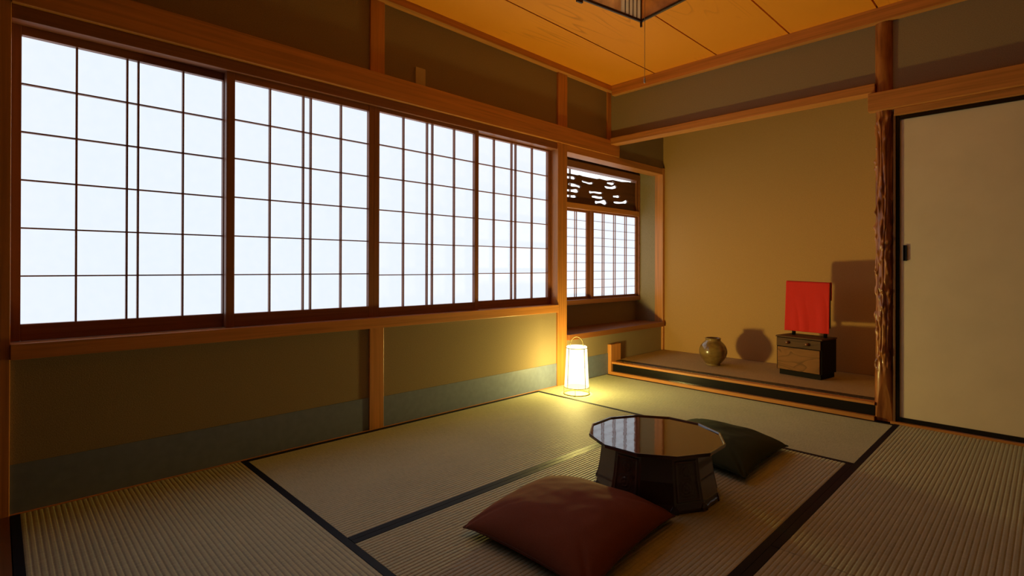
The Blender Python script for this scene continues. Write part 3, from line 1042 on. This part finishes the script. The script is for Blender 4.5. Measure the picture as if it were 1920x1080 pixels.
# ------------------------------------------------------------------ mirror stand with cloth
def mirror_stand():
    zb = 0.1036
    ang = math.radians(-9.4)
    c0 = Vector((1.128, 3.18, zb))                 # front left corner of the plinth
    X = Vector((math.cos(ang), math.sin(ang), 0))
    Y = Vector((-math.sin(ang), math.cos(ang), 0))
    e = empty('mirror_stand', c0 + X * 0.15 + Y * 0.1, 'small wooden dressing stand with drawer, standing under a red cloth', 'mirror stand')
    def bxx(mb, u0, u1, v0, v1, z0, z1):
        i = MB().box(u0, u1, v0, v1, z0, z1)
        return mb.add([c0 + X * p[0] + Y * p[1] + Vector((0, 0, p[2])) for p in i.v], i.f)
    W, D, H = 0.300, 0.205, 0.262
    build('plinth', bxx(MB(), 0.012, W - 0.010, 0.012, D, 0.0, 0.034), 'stand_dark', e, 0.001)
    cb = MB()
    bxx(cb, -0.006, W + 0.0, 0.008, D + 0.006, 0.034, H)
    build('cabinet', cb, 'stand_dark', e, 0.002)
    tp = build('top_board', bxx(MB(), -0.010, W + 0.004, -0.002, D + 0.010, H, H + 0.010), 'figured_dark', e, 0.002)
    dr = build('drawer', bxx(MB(), -0.002, W - 0.006, -0.002, 0.008, 0.200, H - 0.004), 'figured_dark', e, 0.0012)
    for u in (0.078, 0.210):
        k = MB()
        prof = [(0.0005, -0.020), (0.008, -0.019), (0.0105, -0.014), (0.008, -0.008), (0.005, -0.004), (0.010, -0.001), (0.010, 0.001)]
        lv = MB().lathe(prof, 20)
        P = c0 + X * u + Y * -0.002 + Vector((0, 0, 0.229))
        k.add([P + X * p[0] + Vector((0, 0, p[1])) + Y * p[2] for p in lv.v], lv.f)
        tag(build('knob', k, 'bronze', dr, 0, True), 'round bronze drawer knob')
    build('front_panel', bxx(MB(), 0.004, W - 0.012, -0.002, 0.008, 0.038, 0.194), 'figured', e, 0.0015)
    for u in (0.052, 0.266):
        build('post', bxx(MB(), u - 0.009, u + 0.009, 0.120, 0.140, H + 0.010, H + 0.245), 'stand_dark', e, 0.002)
    # the mirror, a dark backed board between the posts
    mr = MB()
    bxx(mr, 0.026, 0.308, 0.098, 0.119, H + 0.075, H + 0.388)
    build('mirror', mr, 'mirror', e, 0.008)
    # the red cloth folded over the mirror
    m = MB()
    NU, NV = 44, 60
    V, F = [], []
    zt = H + 0.3905
    # path over the mirror: front hem up, across the top, short flap behind
    path = []
    for j in range(NV + 1):
        t = j / NV
        L = 0.348 + 0.026 + 0.12
        s = t * L
        if s < 0.348: path.append((0.094, zt - 0.348 + s, 1.0 - s / 0.348))
        elif s < 0.374:
            q = (s - 0.348) / 0.026
            path.append((0.094 + 0.028 * q, zt + 0.003 * math.sin(PI * q), 0.0))
        else: path.append((0.1225, zt - (s - 0.374), 0.3 * (s - 0.374) / 0.12))
    for j, (v, z, g) in enumerate(path):
        for i in range(NU + 1):
            u = i / NU
            uu = 0.016 + 0.294 * u - 0.010 * g * (1 - u) - 0.004 * g * u
            fold = 0.004 * g * math.sin(u * 9 + 0.6) + 0.0025 * g * math.sin(u * 21 + z * 6) + 0.003 * noise.noise(Vector((u * 4, z * 7, 2)))
            hem = 0.004 * (u - 0.5) * (-1 if j < NV / 2 else 1)
            sgn = -1 if v < 0.108 else 1
            p = c0 + X * uu + Y * (v + sgn * (abs(fold) + 0.001)) + Vector((0, 0, z - hem - 0.003 * u))
            V.append(p)
    for j in range(NV):
        for i in range(NU):
            a = j * (NU + 1) + i
            F.append((a, a + 1, a + NU + 2, a + NU + 1))
    cl = build('cloth', m.add(V, F), 'red', None, 0, True, org=c0 + X * 0.16 + Y * 0.108 + Vector((0, 0, zt)))
    tag(cl, 'bright red cloth draped over the mirror of the small stand', 'cloth')
    sd = cl.modifiers.new('thickness', 'SOLIDIFY')
    sd.thickness = 0.0012
    sd.offset = 0.0
mirror_stand()

# ------------------------------------------------------------------ pendant lamp
def pendant():
    A = Vector((1.087, 1.462, 0))
    e1 = Vector((0.9838, -0.1793, 0)).normalized()
    e2 = Vector((-0.1793, -0.9838, 0)).normalized()
    s = 0.42
    zb, zt = 2.050, 2.235
    c = A + (e1 + e2) * s / 2
    e = empty('pendant_lamp', (c.x, c.y, zt), 'square unlit paper pendant lamp with dark frame under the ceiling', 'lamp')
    def loc(p, q, z):
        return A + e1 * p + e2 * q + Vector((0, 0, z))
    def bxx(mb, p0, p1, q0, q1, z0, z1):
        i = MB().box(p0, p1, q0, q1, z0, z1)
        return mb.add([loc(*v) for v in i.v], i.f)
    t = 0.010
    fr = MB()
    for z0, z1 in ((zb, zb + 0.012), (zt - 0.012, zt)):
        bxx(fr, 0, s, 0, t, z0, z1); bxx(fr, 0, s, s - t, s, z0, z1)
        bxx(fr, 0, t, t, s - t, z0, z1); bxx(fr, s - t, s, t, s - t, z0, z1)
    for p, q in ((0, 0), (s - t, 0), (0, s - t), (s - t, s - t)):
        bxx(fr, p, p + t, q, q + t, zb, zt)
    bxx(fr, s / 2 - 0.008, s / 2 + 0.008, t, s - t, zt - 0.012, zt - 0.002)
    build('frame', fr, 'pendant_frame', e, 0.001)
    # side panels, one of them with a white slatted strip near the corner
    build('side_panel', bxx(MB(), 0.003, 0.006, 0.145, s - t, zb + 0.012, zt - 0.012), 'pendant_panel', e)
    build('side_panel', bxx(MB(), t, s - t, 0.003, 0.006, zb + 0.012, zt - 0.012), 'pendant_panel', e)
    build('side_panel', bxx(MB(), s - 0.006, s - 0.003, t, s - t, zb + 0.012, zt - 0.012), 'pendant_panel', e)
    build('side_panel', bxx(MB(), t, s - t, s - 0.006, s - 0.003, zb + 0.012, zt - 0.012), 'pendant_panel', e)
    for k in range(5):
        q = 0.014 + k * 0.0265
        tag(build('slat', bxx(MB(), 0.003, 0.008, q, q + 0.0225, zb + 0.012, zt - 0.012), 'pendant_slat', e, 0.001), 'whitish upright slat')
        if k < 4:
            build('slat_divider', bxx(MB(), 0.002, 0.009, q + 0.0226, q + 0.0264, zb + 0.012, zt - 0.012), 'pendant_frame', e)
    for p, q in ((0, 0), (s - t, 0), (s - t, s - 0.034)):
        build('leg', bxx(MB(), p + 0.001, p + t - 0.001, q + 0.001, q + t, zb - 0.024, zb), 'pendant_frame', e, 0.001)
    build('leg', bxx(MB(), 0.0, 0.010, s - 0.034, s, zb - 0.016, zb), 'pendant_frame', e, 0.001)
    build('stem', MB().tube([(c.x, c.y, zt - 0.01), (c.x, c.y, 2.302)], 0.012, 16), 'pendant_frame', e, 0, True)
    pc = build('pull_cord', MB().tube([(c.x - 0.001, c.y + 0.004, zt - 0.02), (c.x - 0.001, c.y + 0.004, 1.672)], 0.0011, 6), 'cord', e)
    build('knob', MB().lathe([(0.0004, 0.012), (0.003, 0.012), (0.0042, 0.008), (0.0042, -0.008), (0.003, -0.011), (0.0004, -0.011)], 16, (c.x - 0.001, c.y + 0.004, 1.666)), 'knobwhite', pc, 0, True)
pendant()
